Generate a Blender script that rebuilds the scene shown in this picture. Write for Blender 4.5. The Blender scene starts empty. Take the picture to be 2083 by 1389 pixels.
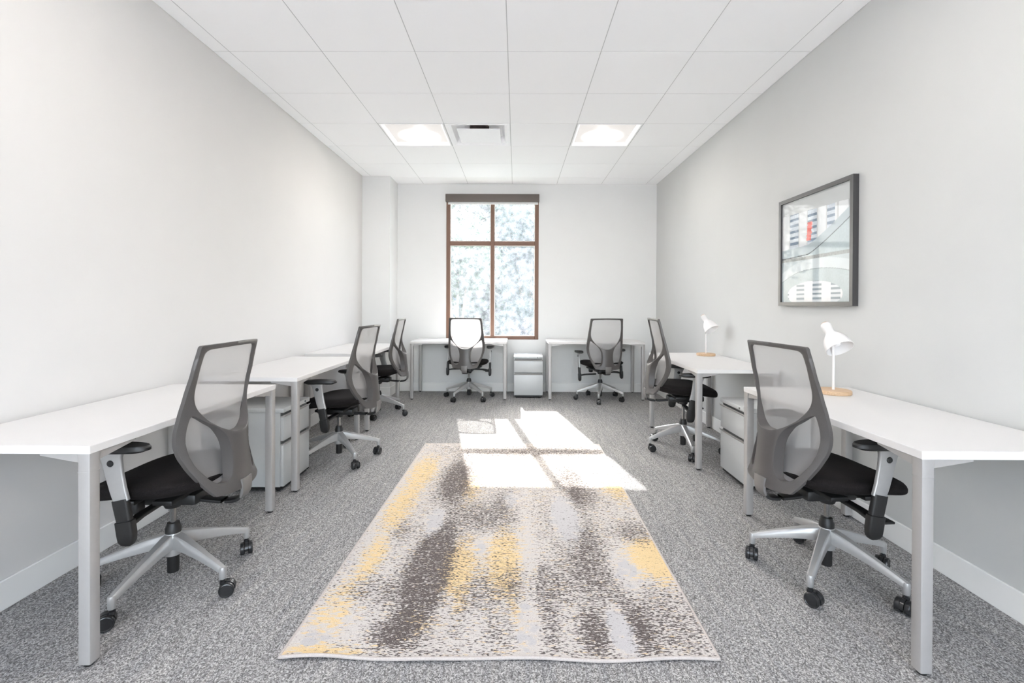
import bpy, bmesh, math, random
from math import sin, cos, pi, radians
from mathutils import Vector, Matrix
from mathutils.geometry import delaunay_2d_cdt
random.seed(7)
S = bpy.context.scene
COL = S.collection

# ------------------------------------------------------------ camera
EYE = 1.197
cam_d = bpy.data.cameras.new('camera')
cam = bpy.data.objects.new('camera', cam_d); COL.objects.link(cam); S.camera = cam
cam_d.sensor_width = 36.0
cam_d.lens = 953.57 / 2083 * 36
cam_d.shift_x = (1041.5 - 1045.42) / 2083
cam_d.shift_y = (624.68 - 694.5) / 2083
cam_d.clip_start = 0.02; cam_d.clip_end = 200
a, b, c = radians(.32379), radians(-.31525), radians(.21137)
Rx = Matrix(((1, 0, 0), (0, cos(a), -sin(a)), (0, sin(a), cos(a))))
Rz = Matrix(((cos(b), -sin(b), 0), (sin(b), cos(b), 0), (0, 0, 1)))
Ry = Matrix(((cos(c), 0, sin(c)), (0, 1, 0), (-sin(c), 0, cos(c))))
R = Ry @ Rx @ Rz
B = Matrix(((1, 0, 0), (0, 0, -1), (0, 1, 0)))
cam.matrix_world = Matrix.Translation((0, 0, EYE)) @ (R.transposed() @ B).to_4x4()

# ------------------------------------------------------------ world, sun, exposure
W = bpy.data.worlds.new('world'); S.world = W; W.use_nodes = True
wn = W.node_tree.nodes; wl = W.node_tree.links
for n in list(wn): wn.remove(n)
sky = wn.new('ShaderNodeTexSky'); sky.sky_type = 'NISHITA'; sky.sun_disc = False
sky.sun_elevation = radians(36.4); sky.sun_rotation = radians(-10); sky.air_density = 1.0; sky.dust_density = 2.5
hue = wn.new('ShaderNodeHueSaturation'); hue.inputs['Saturation'].default_value = 0.5
bg = wn.new('ShaderNodeBackground'); bg.inputs['Strength'].default_value = 1.3
wo = wn.new('ShaderNodeOutputWorld')
wl.new(sky.outputs[0], hue.inputs['Color']); wl.new(hue.outputs[0], bg.inputs[0]); wl.new(bg.outputs[0], wo.inputs[0])
sd = bpy.data.lights.new('sun', 'SUN'); sd.energy = 11.0; sd.angle = radians(0.53); sd.color = (1, .965, .92)
so = bpy.data.objects.new('sun', sd); COL.objects.link(so)
so.rotation_euler = Vector((.237, -1.335, -1.0)).to_track_quat('-Z', 'Y').to_euler(); so.location = (-2, 14, 10)
PANEL = 340.0           # emission of the ceiling light panels
vs = S.view_settings
vs.view_transform = 'Standard'; vs.look = 'None'; vs.gamma = 1.0; vs.use_curve_mapping = False
vs.exposure = 0.75
S.cycles.max_bounces = 20; S.cycles.diffuse_bounces = 14; S.cycles.transparent_max_bounces = 24; S.cycles.transmission_bounces = 12

# ------------------------------------------------------------ material helpers
def newmat(name):
    m = bpy.data.materials.new(name); m.use_nodes = True
    nt = m.node_tree; p = nt.nodes['Principled BSDF']
    return m, nt, p
def N(nt, kind, **kw):
    n = nt.nodes.new(kind)
    for k, v in kw.items():
        if k.startswith('i_'):
            k = k[2:]; n.inputs[int(k) if k.isdigit() else k].default_value = v
        else: setattr(n, k, v)
    return n
def lk(nt, o, i): nt.links.new(o, i)
def ramp(nt, pts, interp='LINEAR'):
    r = nt.nodes.new('ShaderNodeValToRGB'); r.color_ramp.interpolation = interp
    e = r.color_ramp.elements
    while len(e) > 1: e.remove(e[-1])
    e[0].position = pts[0][0]; e[0].color = (*pts[0][1], 1)
    for p, cc in pts[1:]:
        k = e.new(p); k.color = (*cc, 1)
    return r
def simple(name, col, rough=.5, metal=0.0, noise=0.0, nscale=40, bump=0.0, bscale=200, spec=.5, coat=0.0):
    m, nt, p = newmat(name)
    p.inputs['Base Color'].default_value = (*col, 1); p.inputs['Roughness'].default_value = rough
    p.inputs['Metallic'].default_value = metal; p.inputs['Specular IOR Level'].default_value = spec
    p.inputs['Coat Weight'].default_value = coat
    tc = N(nt, 'ShaderNodeTexCoord')
    if noise > 0:
        n = N(nt, 'ShaderNodeTexNoise', i_Scale=nscale, i_Detail=4.0); lk(nt, tc.outputs['Object'], n.inputs['Vector'])
        lo = tuple(x * (1 - noise) for x in col); hi = tuple(min(1, x * (1 + noise)) for x in col)
        r = ramp(nt, [(.3, lo), (.7, hi)]); lk(nt, n.outputs['Fac'], r.inputs[0]); lk(nt, r.outputs[0], p.inputs['Base Color'])
    if bump > 0:
        n = N(nt, 'ShaderNodeTexNoise', i_Scale=bscale, i_Detail=3.0); lk(nt, tc.outputs['Object'], n.inputs['Vector'])
        bm = N(nt, 'ShaderNodeBump', i_Strength=bump, i_Distance=.002); lk(nt, n.outputs['Fac'], bm.inputs['Height'])
        lk(nt, bm.outputs[0], p.inputs['Normal'])
    return m

M = {}
M['wall_white'] = simple('wall_paint_white', (.665, .65, .636), .75, noise=.01, nscale=3, bump=.08, bscale=260, spec=.25)
M['wall_back'] = simple('wall_paint_back', (.72, .722, .715), .75, noise=.01, nscale=3, bump=.08, bscale=260, spec=.25)
M['wall_grey'] = simple('wall_paint_grey', (.565, .568, .56), .72, noise=.012, nscale=3, bump=.08, bscale=260, spec=.25)
M['trim'] = simple('trim_paint', (.80, .795, .78), .45, noise=.01, nscale=5)
M['tile'] = simple('ceiling_tile', (.93, .93, .935), .9, noise=.012, nscale=500, bump=.15, bscale=700, spec=.1)
M['tbar'] = simple('ceiling_grid', (.50, .50, .50), .5, noise=.01)
M['plenum'] = simple('plenum_dark', (.3, .3, .3), .9, noise=.02)
M['laminate'] = simple('white_laminate', (.67, .655, .645), .38, noise=.008, nscale=6, spec=.4)
M['lam_edge'] = simple('laminate_edge', (.70, .68, .665), .45, noise=.01, nscale=6)
M['silver'] = simple('silver_paint', (.43, .415, .405), .42, metal=.35, noise=.015, nscale=60)
M['cabinet'] = simple('cabinet_paint', (.52, .53, .53), .42, metal=.1, noise=.01, nscale=30)
M['cab_side'] = simple('cabinet_dark_gap', (.13, .13, .13), .6, noise=.02)
M['black_plastic'] = simple('black_plastic', (.012, .0115, .0115), .45, noise=.1, nscale=200)
M['black_gloss'] = simple('black_gloss', (.02, .02, .021), .22, noise=.1, nscale=60)
M['frame_plastic'] = simple('chair_frame_plastic', (.078, .071, .068), .36, noise=.05, nscale=300, bump=.1, bscale=500)
M['alu'] = simple('cast_aluminium', (.47, .465, .46), .34, metal=.55, noise=.02, nscale=60)
M['bracket'] = simple('bracket_grey', (.19, .18, .175), .4, metal=.3, noise=.02, nscale=60)
M['chrome'] = simple('dark_chrome', (.25, .25, .25), .2, metal=.9, noise=.02)
M['bronze'] = simple('bronze_window_frame', (.17, .088, .055), .45, noise=.03, nscale=20)
M['cassette'] = simple('cassette_bronze', (.115, .095, .083), .5, noise=.02)
M['blindcloth'] = simple('blind_cloth', (.75, .76, .75), .8, noise=.02, nscale=300)
M['pframe'] = simple('picture_frame_black', (.045, .043, .045), .35, noise=.06, nscale=40)
M['lampwhite'] = simple('lamp_white_enamel', (.74, .72, .71), .35, noise=.008)
M['diffwhite'] = simple('diffuser_white', (.92, .92, .93), .5, noise=.01)
M['dark'] = simple('duct_dark', (.09, .06, .055), .8, noise=.1)
M['concrete'] = simple('pale_concrete', (.74, .735, .72), .9, noise=.1, nscale=2)
M['asphalt'] = simple('asphalt', (.22, .23, .25), .9, noise=.1, nscale=4)
M['lawn'] = simple('lawn', (.07, .12, .05), .9, noise=.35, nscale=6)
M['bark'] = simple('bark', (.28, .23, .19), .9, noise=.3, nscale=12)
M['bldwall'] = simple('building_wall', (.14, .16, .19), .9, noise=.05, nscale=2)
M['slate'] = simple('building_glass', (.10, .16, .24), .2, noise=.05, nscale=2)

def mk_wood():
    m, nt, p = newmat('beech_wood')
    tc = N(nt, 'ShaderNodeTexCoord'); mp = N(nt, 'ShaderNodeMapping'); mp.inputs['Scale'].default_value = (10, 90, 90)
    n = N(nt, 'ShaderNodeTexNoise', i_Scale=2.0, i_Detail=5.0)
    lk(nt, tc.outputs['Object'], mp.inputs['Vector']); lk(nt, mp.outputs[0], n.inputs['Vector'])
    r = ramp(nt, [(.3, (.50, .33, .19)), (.7, (.66, .47, .31))]); lk(nt, n.outputs['Fac'], r.inputs[0])
    lk(nt, r.outputs[0], p.inputs['Base Color']); p.inputs['Roughness'].default_value = .5
    return m
M['wood'] = mk_wood()

def mk_fabric_seat():
    m, nt, p = newmat('black_seat_fabric')
    tc = N(nt, 'ShaderNodeTexCoord'); v = N(nt, 'ShaderNodeTexVoronoi', i_Scale=320.0)
    lk(nt, tc.outputs['Object'], v.inputs['Vector'])
    r = ramp(nt, [(.0, (.004, .0035, .0035)), (.9, (.017, .014, .014))]); lk(nt, v.outputs['Distance'], r.inputs[0])
    lk(nt, r.outputs[0], p.inputs['Base Color']); p.inputs['Roughness'].default_value = .85
    p.inputs['Specular IOR Level'].default_value = .15
    bm = N(nt, 'ShaderNodeBump', i_Strength=.4, i_Distance=.001); lk(nt, v.outputs['Distance'], bm.inputs['Height']); lk(nt, bm.outputs[0], p.inputs['Normal'])
    return m
M['seat'] = mk_fabric_seat()

def mk_mesh():
    m, nt, p = newmat('grey_back_mesh'); nt.nodes.remove(p); out = nt.nodes['Material Output']
    tc = N(nt, 'ShaderNodeTexCoord'); w = N(nt, 'ShaderNodeTexWave', i_Scale=260.0, i_Distortion=.3)
    w.bands_direction = 'Z'; lk(nt, tc.outputs['Object'], w.inputs['Vector'])
    r = ramp(nt, [(.0, (.50, .48, .475)), (1, (.58, .56, .555))]); lk(nt, w.outputs['Fac'], r.inputs[0])
    d = N(nt, 'ShaderNodeBsdfDiffuse'); t = N(nt, 'ShaderNodeBsdfTranslucent'); tr = N(nt, 'ShaderNodeBsdfTransparent')
    lk(nt, r.outputs[0], d.inputs[0]); lk(nt, r.outputs[0], t.inputs[0])
    m1 = N(nt, 'ShaderNodeMixShader', i_0=.42); lk(nt, d.outputs[0], m1.inputs[1]); lk(nt, t.outputs[0], m1.inputs[2])
    m2 = N(nt, 'ShaderNodeMixShader', i_0=.58); lk(nt, tr.outputs[0], m2.inputs[1]); lk(nt, m1.outputs[0], m2.inputs[2])
    lk(nt, m2.outputs[0], out.inputs[0]); return m
M['mesh'] = mk_mesh()

def mk_glass():
    m, nt, p = newmat('hazy_window_glass'); nt.nodes.remove(p); out = nt.nodes['Material Output']
    tr = N(nt, 'ShaderNodeBsdfTransparent'); tr.inputs[0].default_value = (.95, .97, .97, 1)
    t = N(nt, 'ShaderNodeBsdfTranslucent'); t.inputs[0].default_value = (.82, .87, 1.0, 1)
    g = N(nt, 'ShaderNodeBsdfGlossy', i_Roughness=.03)
    tc = N(nt, 'ShaderNodeTexCoord'); n = N(nt, 'ShaderNodeTexNoise', i_Scale=14.0, i_Detail=8.0); lk(nt, tc.outputs['Object'], n.inputs['Vector'])
    r = N(nt, 'ShaderNodeMapRange'); r.inputs['From Min'].default_value = .3; r.inputs['From Max'].default_value = .7
    r.inputs['To Min'].default_value = .03; r.inputs['To Max'].default_value = .105; lk(nt, n.outputs['Fac'], r.inputs['Value'])
    m1 = N(nt, 'ShaderNodeMixShader'); lk(nt, r.outputs[0], m1.inputs[0]); lk(nt, tr.outputs[0], m1.inputs[1]); lk(nt, t.outputs[0], m1.inputs[2])
    m2 = N(nt, 'ShaderNodeMixShader', i_0=.012); lk(nt, m1.outputs[0], m2.inputs[1]); lk(nt, g.outputs[0], m2.inputs[2])
    lk(nt, m2.outputs[0], out.inputs[0]); return m
M['glass'] = mk_glass()

def mk_clear():
    m, nt, p = newmat('clear_glazing'); nt.nodes.remove(p); out = nt.nodes['Material Output']
    tr = N(nt, 'ShaderNodeBsdfTransparent'); tr.inputs[0].default_value = (.97, .98, .98, 1)
    g = N(nt, 'ShaderNodeBsdfGlossy', i_Roughness=.02); m2 = N(nt, 'ShaderNodeMixShader', i_0=.05)
    lk(nt, tr.outputs[0], m2.inputs[1]); lk(nt, g.outputs[0], m2.inputs[2]); lk(nt, m2.outputs[0], out.inputs[0]); return m
M['clear'] = mk_clear()

def mk_leaf(name, c1, c2):
    m, nt, p = newmat(name); nt.nodes.remove(p); out = nt.nodes['Material Output']
    tc = N(nt, 'ShaderNodeTexCoord'); n = N(nt, 'ShaderNodeTexNoise', i_Scale=3.0, i_Detail=4.0); lk(nt, tc.outputs['Object'], n.inputs['Vector'])
    r = ramp(nt, [(.35, c1), (.65, c2)]); lk(nt, n.outputs['Fac'], r.inputs[0])
    d = N(nt, 'ShaderNodeBsdfDiffuse'); t = N(nt, 'ShaderNodeBsdfTranslucent')
    lk(nt, r.outputs[0], d.inputs[0]); lk(nt, r.outputs[0], t.inputs[0])
    m1 = N(nt, 'ShaderNodeMixShader', i_0=.5); lk(nt, d.outputs[0], m1.inputs[1]); lk(nt, t.outputs[0], m1.inputs[2])
    lk(nt, m1.outputs[0], out.inputs[0]); return m
M['leaf_a'] = mk_leaf('leaf_pale', (.11, .15, .115), (.21, .25, .18))
M['leaf_b'] = mk_leaf('leaf_deep', (.06, .09, .09), (.12, .16, .13))

def mk_emit(name, col, st):
    m, nt, p = newmat(name)
    p.inputs['Base Color'].default_value = (.16, .16, .16, 1); p.inputs['Emission Color'].default_value = (*col, 1)
    tc = N(nt, 'ShaderNodeTexCoord'); ln = N(nt, 'ShaderNodeVectorMath', operation='DISTANCE'); lk(nt, tc.outputs['Object'], ln.inputs[0]); ln.inputs[1].default_value = (0, .10, .03)
    mr = N(nt, 'ShaderNodeMapRange'); mr.inputs['From Max'].default_value = .24; mr.inputs['To Min'].default_value = 1; mr.inputs['To Max'].default_value = 0
    pw = N(nt, 'ShaderNodeMath', operation='POWER', i_1=4.0); ma = N(nt, 'ShaderNodeMath', operation='MULTIPLY_ADD', i_1=st, i_2=.42)
    lk(nt, ln.outputs['Value'], mr.inputs['Value']); lk(nt, mr.outputs[0], pw.inputs[0]); lk(nt, pw.outputs[0], ma.inputs[0]); lk(nt, ma.outputs[0], p.inputs['Emission Strength'])
    return m
M['panel'] = mk_emit('light_panel', (1, .945, .90), PANEL)
M['bulb'] = mk_emit('light_dome', (1, .95, .91), PANEL * .4)

def mk_carpet():
    m, nt, p = newmat('grey_loop_carpet')
    tc = N(nt, 'ShaderNodeTexCoord')
    mp = N(nt, 'ShaderNodeMapping'); mp.inputs['Scale'].default_value = (1, .8, 1); lk(nt, tc.outputs['Object'], mp.inputs['Vector'])
    vo = N(nt, 'ShaderNodeTexVoronoi', i_Scale=310.0); lk(nt, mp.outputs[0], vo.inputs['Vector'])
    sc_ = N(nt, 'ShaderNodeSeparateColor'); lk(nt, vo.outputs['Color'], sc_.inputs[0])
    n0 = N(nt, 'ShaderNodeTexNoise', i_Scale=120.0, i_Detail=3.0, i_Roughness=.7); lk(nt, mp.outputs[0], n0.inputs['Vector'])
    n1 = N(nt, 'ShaderNodeMix', data_type='FLOAT'); n1.inputs[0].default_value = .55; lk(nt, sc_.outputs[0], n1.inputs[2]); lk(nt, n0.outputs['Fac'], n1.inputs[3])
    r1 = ramp(nt, [(.18, (.075, .073, .072)), (.40, (.19, .185, .183)), (.55, (.325, .318, .315)), (.76, (.60, .59, .583))]); lk(nt, n1.outputs[0], r1.inputs[0])
    mp2 = N(nt, 'ShaderNodeMapping'); mp2.inputs['Scale'].default_value = (60, 2.2, 1); mp2.inputs['Rotation'].default_value = (0, 0, radians(1.5)); lk(nt, tc.outputs['Object'], mp2.inputs['Vector'])
    n2 = N(nt, 'ShaderNodeTexNoise', i_Scale=1.0, i_Detail=4.0); lk(nt, mp2.outputs[0], n2.inputs['Vector'])
    r2 = ramp(nt, [(.3, (.84, .85, .87)), (.7, (1.12, 1.105, 1.08))]); lk(nt, n2.outputs['Fac'], r2.inputs[0])
    mx = N(nt, 'ShaderNodeMix', data_type='RGBA', blend_type='MULTIPLY'); mx.inputs[0].default_value = 1.0
    lk(nt, r1.outputs[0], mx.inputs[6]); lk(nt, r2.outputs[0], mx.inputs[7]); lk(nt, mx.outputs[2], p.inputs['Base Color'])
    p.inputs['Roughness'].default_value = .95; p.inputs['Specular IOR Level'].default_value = .1
    bm = N(nt, 'ShaderNodeBump', i_Strength=.7, i_Distance=.004); lk(nt, n1.outputs[0], bm.inputs['Height']); lk(nt, bm.outputs[0], p.inputs['Normal'])
    return m
M['carpet'] = mk_carpet()

def mk_rug():
    m, nt, p = newmat('abstract_rug_pile')
    tc = N(nt, 'ShaderNodeTexCoord')
    at = N(nt, 'ShaderNodeAttribute', attribute_name='rug_tint'); sp = N(nt, 'ShaderNodeSeparateColor'); lk(nt, at.outputs['Color'], sp.inputs[0])
    def mask(scale, sc, src, gain, soft, seed):
        mp = N(nt, 'ShaderNodeMapping'); mp.inputs['Scale'].default_value = sc; mp.inputs['Location'].default_value = (seed, seed * 1.7, 0)
        lk(nt, tc.outputs['Object'], mp.inputs['Vector'])
        n = N(nt, 'ShaderNodeTexNoise', i_Scale=scale, i_Detail=1.5, i_Roughness=.5); lk(nt, mp.outputs[0], n.inputs['Vector'])
        # noise - threshold(density)
        th = N(nt, 'ShaderNodeMapRange'); th.inputs['To Min'].default_value = .72; th.inputs['To Max'].default_value = .30; th.inputs['From Max'].default_value = gain; th.clamp = False
        lk(nt, src, th.inputs['Value'])
        s = N(nt, 'ShaderNodeMath', operation='SUBTRACT'); lk(nt, n.outputs['Fac'], s.inputs[0]); lk(nt, th.outputs[0], s.inputs[1])
        k = N(nt, 'ShaderNodeMapRange'); k.inputs['From Min'].default_value = -soft; k.inputs['From Max'].default_value = soft; lk(nt, s.outputs[0], k.inputs['Value'])
        return k.outputs[0], n
    mpt = N(nt, 'ShaderNodeMapping'); mpt.inputs['Scale'].default_value = (14, 95, 1); lk(nt, tc.outputs['Object'], mpt.inputs['Vector'])
    nth = N(nt, 'ShaderNodeTexNoise', i_Scale=1.0, i_Detail=1.0); lk(nt, mpt.outputs[0], nth.inputs['Vector'])
    dm = N(nt, 'ShaderNodeMath', operation='MULTIPLY_ADD', i_1=.95, i_2=-.475); lk(nt, nth.outputs['Fac'], dm.inputs[0])
    da_ = N(nt, 'ShaderNodeMath', operation='ADD'); lk(nt, dm.outputs[0], da_.inputs[0]); lk(nt, sp.outputs[0], da_.inputs[1])
    dk, nd = mask(92.0, (.75, 2.3, 1), da_.outputs[0], 1.0, .035, 3.0)
    yl, ny = mask(40.0, (.8, 2.6, 1), sp.outputs[1], 1.0, .10, 9.0)
    gr, ng = mask(16.0, (1.0, 1.4, 1), sp.outputs[2], 1.0, .05, 17.0)
    nf = N(nt, 'ShaderNodeTexNoise', i_Scale=420.0, i_Detail=2.0); lk(nt, tc.outputs['Object'], nf.inputs['Vector'])
    base = ramp(nt, [(.3, (.47, .435, .41)), (.7, (.70, .66, .63))]); lk(nt, nf.outputs['Fac'], base.inputs[0])
    ycol = ramp(nt, [(.3, (.58, .42, .22)), (.7, (.84, .66, .40))]); lk(nt, nf.outputs['Fac'], ycol.inputs[0])
    gcol = ramp(nt, [(.3, (.45, .435, .435)), (.7, (.58, .56, .565))]); lk(nt, nf.outputs['Fac'], gcol.inputs[0])
    dcol = ramp(nt, [(.35, (.040, .033, .031)), (.65, (.22, .19, .18))]); lk(nt, nf.outputs['Fac'], dcol.inputs[0])
    cur = base.outputs[0]
    for fac, colr in ((yl, ycol), (gr, gcol), (dk, dcol)):
        mx = N(nt, 'ShaderNodeMix', data_type='RGBA'); lk(nt, fac, mx.inputs[0]); lk(nt, cur, mx.inputs[6]); lk(nt, colr.outputs[0], mx.inputs[7]); cur = mx.outputs[2]
    lk(nt, cur, p.inputs['Base Color']); p.inputs['Roughness'].default_value = .95; p.inputs['Specular IOR Level'].default_value = .1
    ad = N(nt, 'ShaderNodeMath', operation='MULTIPLY_ADD'); lk(nt, dk, ad.inputs[0]); ad.inputs[1].default_value = .5; lk(nt, nf.outputs['Fac'], ad.inputs[2])
    bm = N(nt, 'ShaderNodeBump', i_Strength=.6, i_Distance=.004); lk(nt, ad.outputs[0], bm.inputs['Height']); lk(nt, bm.outputs[0], p.inputs['Normal'])
    return m
M['rug'] = mk_rug()
M['binding'] = simple('rug_binding', (.50, .45, .42), .9, noise=.12, nscale=250, bump=.5, bscale=400)

def mk_art():
    m, nt, p = newmat('art_print_under_glass')
    at = N(nt, 'ShaderNodeAttribute', attribute_name='art'); lk(nt, at.outputs['Color'], p.inputs['Base Color'])
    p.inputs['Roughness'].default_value = .6; p.inputs['Coat Weight'].default_value = .15; p.inputs['Coat Roughness'].default_value = .02; p.inputs['Specular IOR Level'].default_value = .2
    return m
M['art'] = mk_art()

# ------------------------------------------------------------ mesh helpers
def add_box(bm, x0, x1, y0, y1, z0, z1, bev=0.0, seg=1, mi=0):
    vs_ = [bm.verts.new((x, y, z)) for z in (z0, z1) for y in (y0, y1) for x in (x0, x1)]
    f = [(0, 2, 3, 1), (4, 5, 7, 6), (0, 1, 5, 4), (2, 6, 7, 3), (0, 4, 6, 2), (1, 3, 7, 5)]
    fs = [bm.faces.new([vs_[i] for i in q]) for q in f]
    for q in fs: q.material_index = mi
    if bev > 0:
        ed = {e for q in fs for e in q.edges}
        r = bmesh.ops.bevel(bm, geom=list(ed), offset=bev, segments=seg, affect='EDGES', profile=.5)
        for q in r['faces']: q.material_index = mi
    return fs
def add_prism(bm, poly, axis, t0, t1, mi=0):
    """extrude a 2D polygon; axis 'x','y','z' is the extrusion direction, poly in the other two (cyclic order)"""
    def P(u, v, t):
        return {'x': (t, u, v), 'y': (u, t, v), 'z': (u, v, t)}[axis]
    lo = [bm.verts.new(P(u, v, t0)) for u, v in poly]; hi = [bm.verts.new(P(u, v, t1)) for u, v in poly]
    n = len(poly); fs = [bm.faces.new(lo), bm.faces.new(hi[::-1])]
    for i in range(n): fs.append(bm.faces.new((lo[i], hi[i], hi[(i + 1) % n], lo[(i + 1) % n])))
    for q in fs: q.material_index = mi
    return fs
def add_lathe(bm, prof, n=32, mat=None, mi=0, cap=True):
    rings = []
    for r, z in prof:
        if r < 1e-6: rings.append([bm.verts.new((0, 0, z))])
        else: rings.append([bm.verts.new((r * cos(2 * pi * i / n), r * sin(2 * pi * i / n), z)) for i in range(n)])
    fs = []
    for A, Bq in zip(rings, rings[1:]):
        for i in range(n):
            j = (i + 1) % n
            if len(A) == 1 and len(Bq) == 1: continue
            if len(A) == 1: fs.append(bm.faces.new((A[0], Bq[j], Bq[i])))
            elif len(Bq) == 1: fs.append(bm.faces.new((A[i], A[j], Bq[0])))
            else: fs.append(bm.faces.new((A[i], A[j], Bq[j], Bq[i])))
    if cap:
        if len(rings[0]) > 1: fs.append(bm.faces.new(rings[0][::-1]))
        if len(rings[-1]) > 1: fs.append(bm.faces.new(rings[-1]))
    for q in fs: q.material_index = mi
    if mat is not None:
        bmesh.ops.transform(bm, matrix=mat, verts=[v for rg in rings for v in rg])
    return fs
def add_sweep(bm, pts, secs, up=Vector((0, 0, 1)), mi=0):
    """sweep a section (list of (side, up) pairs, one list per point) along pts"""
    rings = []
    for i, p in enumerate(pts):
        p = Vector(p); t = (Vector(pts[min(i + 1, len(pts) - 1)]) - Vector(pts[max(i - 1, 0)])).normalized()
        s = t.cross(up); s = s.normalized() if s.length > 1e-5 else Vector((0, 1, 0)); u = s.cross(t).normalized()
        rings.append([bm.verts.new(p + s * a_ + u * b_) for a_, b_ in secs[i]])
    n = len(rings[0]); fs = []
    for A, Bq in zip(rings, rings[1:]):
        for i in range(n): fs.append(bm.faces.new((A[i], A[(i + 1) % n], Bq[(i + 1) % n], Bq[i])))
    fs.append(bm.faces.new(rings[0][::-1])); fs.append(bm.faces.new(rings[-1]))
    for q in fs: q.material_index = mi
    return fs
def circ(r, n=12): return [(r * cos(2 * pi * i / n), r * sin(2 * pi * i / n)) for i in range(n)]
def rrect(w, h, r, n=3):
    out = []
    for cx_, cy_, a0 in ((w / 2 - r, h / 2 - r, 0), (-w / 2 + r, h / 2 - r, 90), (-w / 2 + r, -h / 2 + r, 180), (w / 2 - r, -h / 2 + r, 270)):
        for k in range(n + 1):
            t = radians(a0 + 90 * k / n); out.append((cx_ + r * cos(t), cy_ + r * sin(t)))
    return out
def obj(name, bm, mats, parent=None, loc=None, rot=None, smooth=True, ang=35):
    bmesh.ops.recalc_face_normals(bm, faces=bm.faces)
    me = bpy.data.meshes.new(name); bm.to_mesh(me); bm.free()
    for m in (mats if isinstance(mats, (list, tuple)) else [mats]): me.materials.append(m)
    if smooth:
        me.polygons.foreach_set('use_smooth', [True] * len(me.polygons))
        me.set_sharp_from_angle(angle=radians(ang))
    o = bpy.data.objects.new(name, me); COL.objects.link(o)
    if parent is not None: o.parent = parent
    if loc is not None: o.location = loc
    if rot is not None: o.rotation_euler = rot
    return o
def thing(name, label, cat, loc=(0, 0, 0), rz=0.0, group=None):
    o = bpy.data.objects.new(name, None); o.empty_display_size = .1; COL.objects.link(o)
    o.location = loc; o.rotation_euler = (0, 0, rz); o['label'] = label; o['category'] = cat
    if group: o['group'] = group
    return o
def tag(o, label, cat, group=None):
    o['label'] = label; o['category'] = cat
    if group: o['group'] = group
    return o
def struct(name, bm, mats, label, cat='structure', **kw):
    o = obj(name, bm, mats, **kw); o['kind'] = 'structure'; o['label'] = label; o['category'] = cat; return o
def dup(root, label, loc, rz, group=None):
    r = root.copy(); COL.objects.link(r); r.location = loc; r.rotation_euler = (0, 0, rz); r['label'] = label
    if group: r['group'] = group
    for ch in list(root.children):
        c_ = ch.copy(); COL.objects.link(c_); c_.parent = r
        for g_ in list(ch.children):
            d_ = g_.copy(); COL.objects.link(d_); d_.parent = c_
    return r
def catmull(pts, k=6, closed=True):
    out = []; n = len(pts)
    rng = range(n) if closed else range(n - 1)
    for i in rng:
        if closed: p0, p1, p2, p3 = pts[(i - 1) % n], pts[i], pts[(i + 1) % n], pts[(i + 2) % n]
        else: p0, p1, p2, p3 = pts[max(i - 1, 0)], pts[i], pts[i + 1], pts[min(i + 2, n - 1)]
        for j in range(k):
            t = j / k
            out.append(tuple(.5 * (2 * p1[q] + (p2[q] - p0[q]) * t + (2 * p0[q] - 5 * p1[q] + 4 * p2[q] - p3[q]) * t * t + (3 * p1[q] - p0[q] - 3 * p2[q] + p3[q]) * t ** 3) for q in range(len(p1))))
    if not closed: out.append(tuple(pts[-1]))
    return out
def lerp_table(tab, x):
    if x <= tab[0][0]: return tab[0][1]
    for (a0, b0), (a1, b1) in zip(tab, tab[1:]):
        if x <= a1:
            t = (x - a0) / (a1 - a0); t = t * t * (3 - 2 * t) * .35 + t * .65
            return b0 + (b1 - b0) * t
    return tab[-1][1]

# ------------------------------------------------------------ room shell
XL, XR, YB, YF, H = -2.0, 1.917, 6.447, -2.2, 2.852
HT = 3.15
WX0, WX1, WZ0, WZ1 = -.970, .302, .715, 2.700      # window opening
bm = bmesh.new(); add_box(bm, XL - .15, XR + .15, YF - .15, YB + .25, -.12, 0)
struct('floor', bm, M['carpet'], 'grey flecked loop pile carpet floor')
bm = bmesh.new(); add_box(bm, XL - .15, XL, YF - .15, YB + .25, 0, HT)
struct('wall_left', bm, M['wall_white'], 'plain white wall behind the three desks on the left')
bm = bmesh.new(); add_box(bm, XR, XR + .15, YF - .15, YB + .25, 0, HT)
struct('wall_right', bm, M['wall_grey'], 'pale grey wall carrying the framed picture')
FX0, FX1, FZ1 = -1.85, 1.77, 2.72
bm = bmesh.new()
add_box(bm, XL, FX0, YF - .15, YF, 0, HT); add_box(bm, FX1, XR, YF - .15, YF, 0, HT); add_box(bm, FX0, FX1, YF - .15, YF, FZ1, HT)  # opening shaped for the added glazing
struct('wall_front', bm, M['wall_white'], 'white wall around the added full-height glazing behind the viewer')
w2 = bpy.data.objects.new('added_glazing', None); COL.objects.link(w2); w2.location = (0, YF - .08, 0)  # unseen glazing added to let more light into the room
w2['kind'] = 'structure'; w2['label'] = 'unseen full-height brown-framed glazing added behind the viewer for light'; w2['category'] = 'window'
for k in range(5):
    x_ = FX0 + .025 + (FX1 - FX0 - .05) * k / 4; bm = bmesh.new(); add_box(bm, x_ - .025, x_ + .025, -.03, .03, 0, FZ1, .003); obj('mullion', bm, M['bronze'], w2)
bm = bmesh.new(); add_box(bm, FX0, FX1, -.028, .028, 0, .05); add_box(bm, FX0, FX1, -.028, .028, FZ1 - .05, FZ1); obj('rail', bm, M['bronze'], w2)
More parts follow.
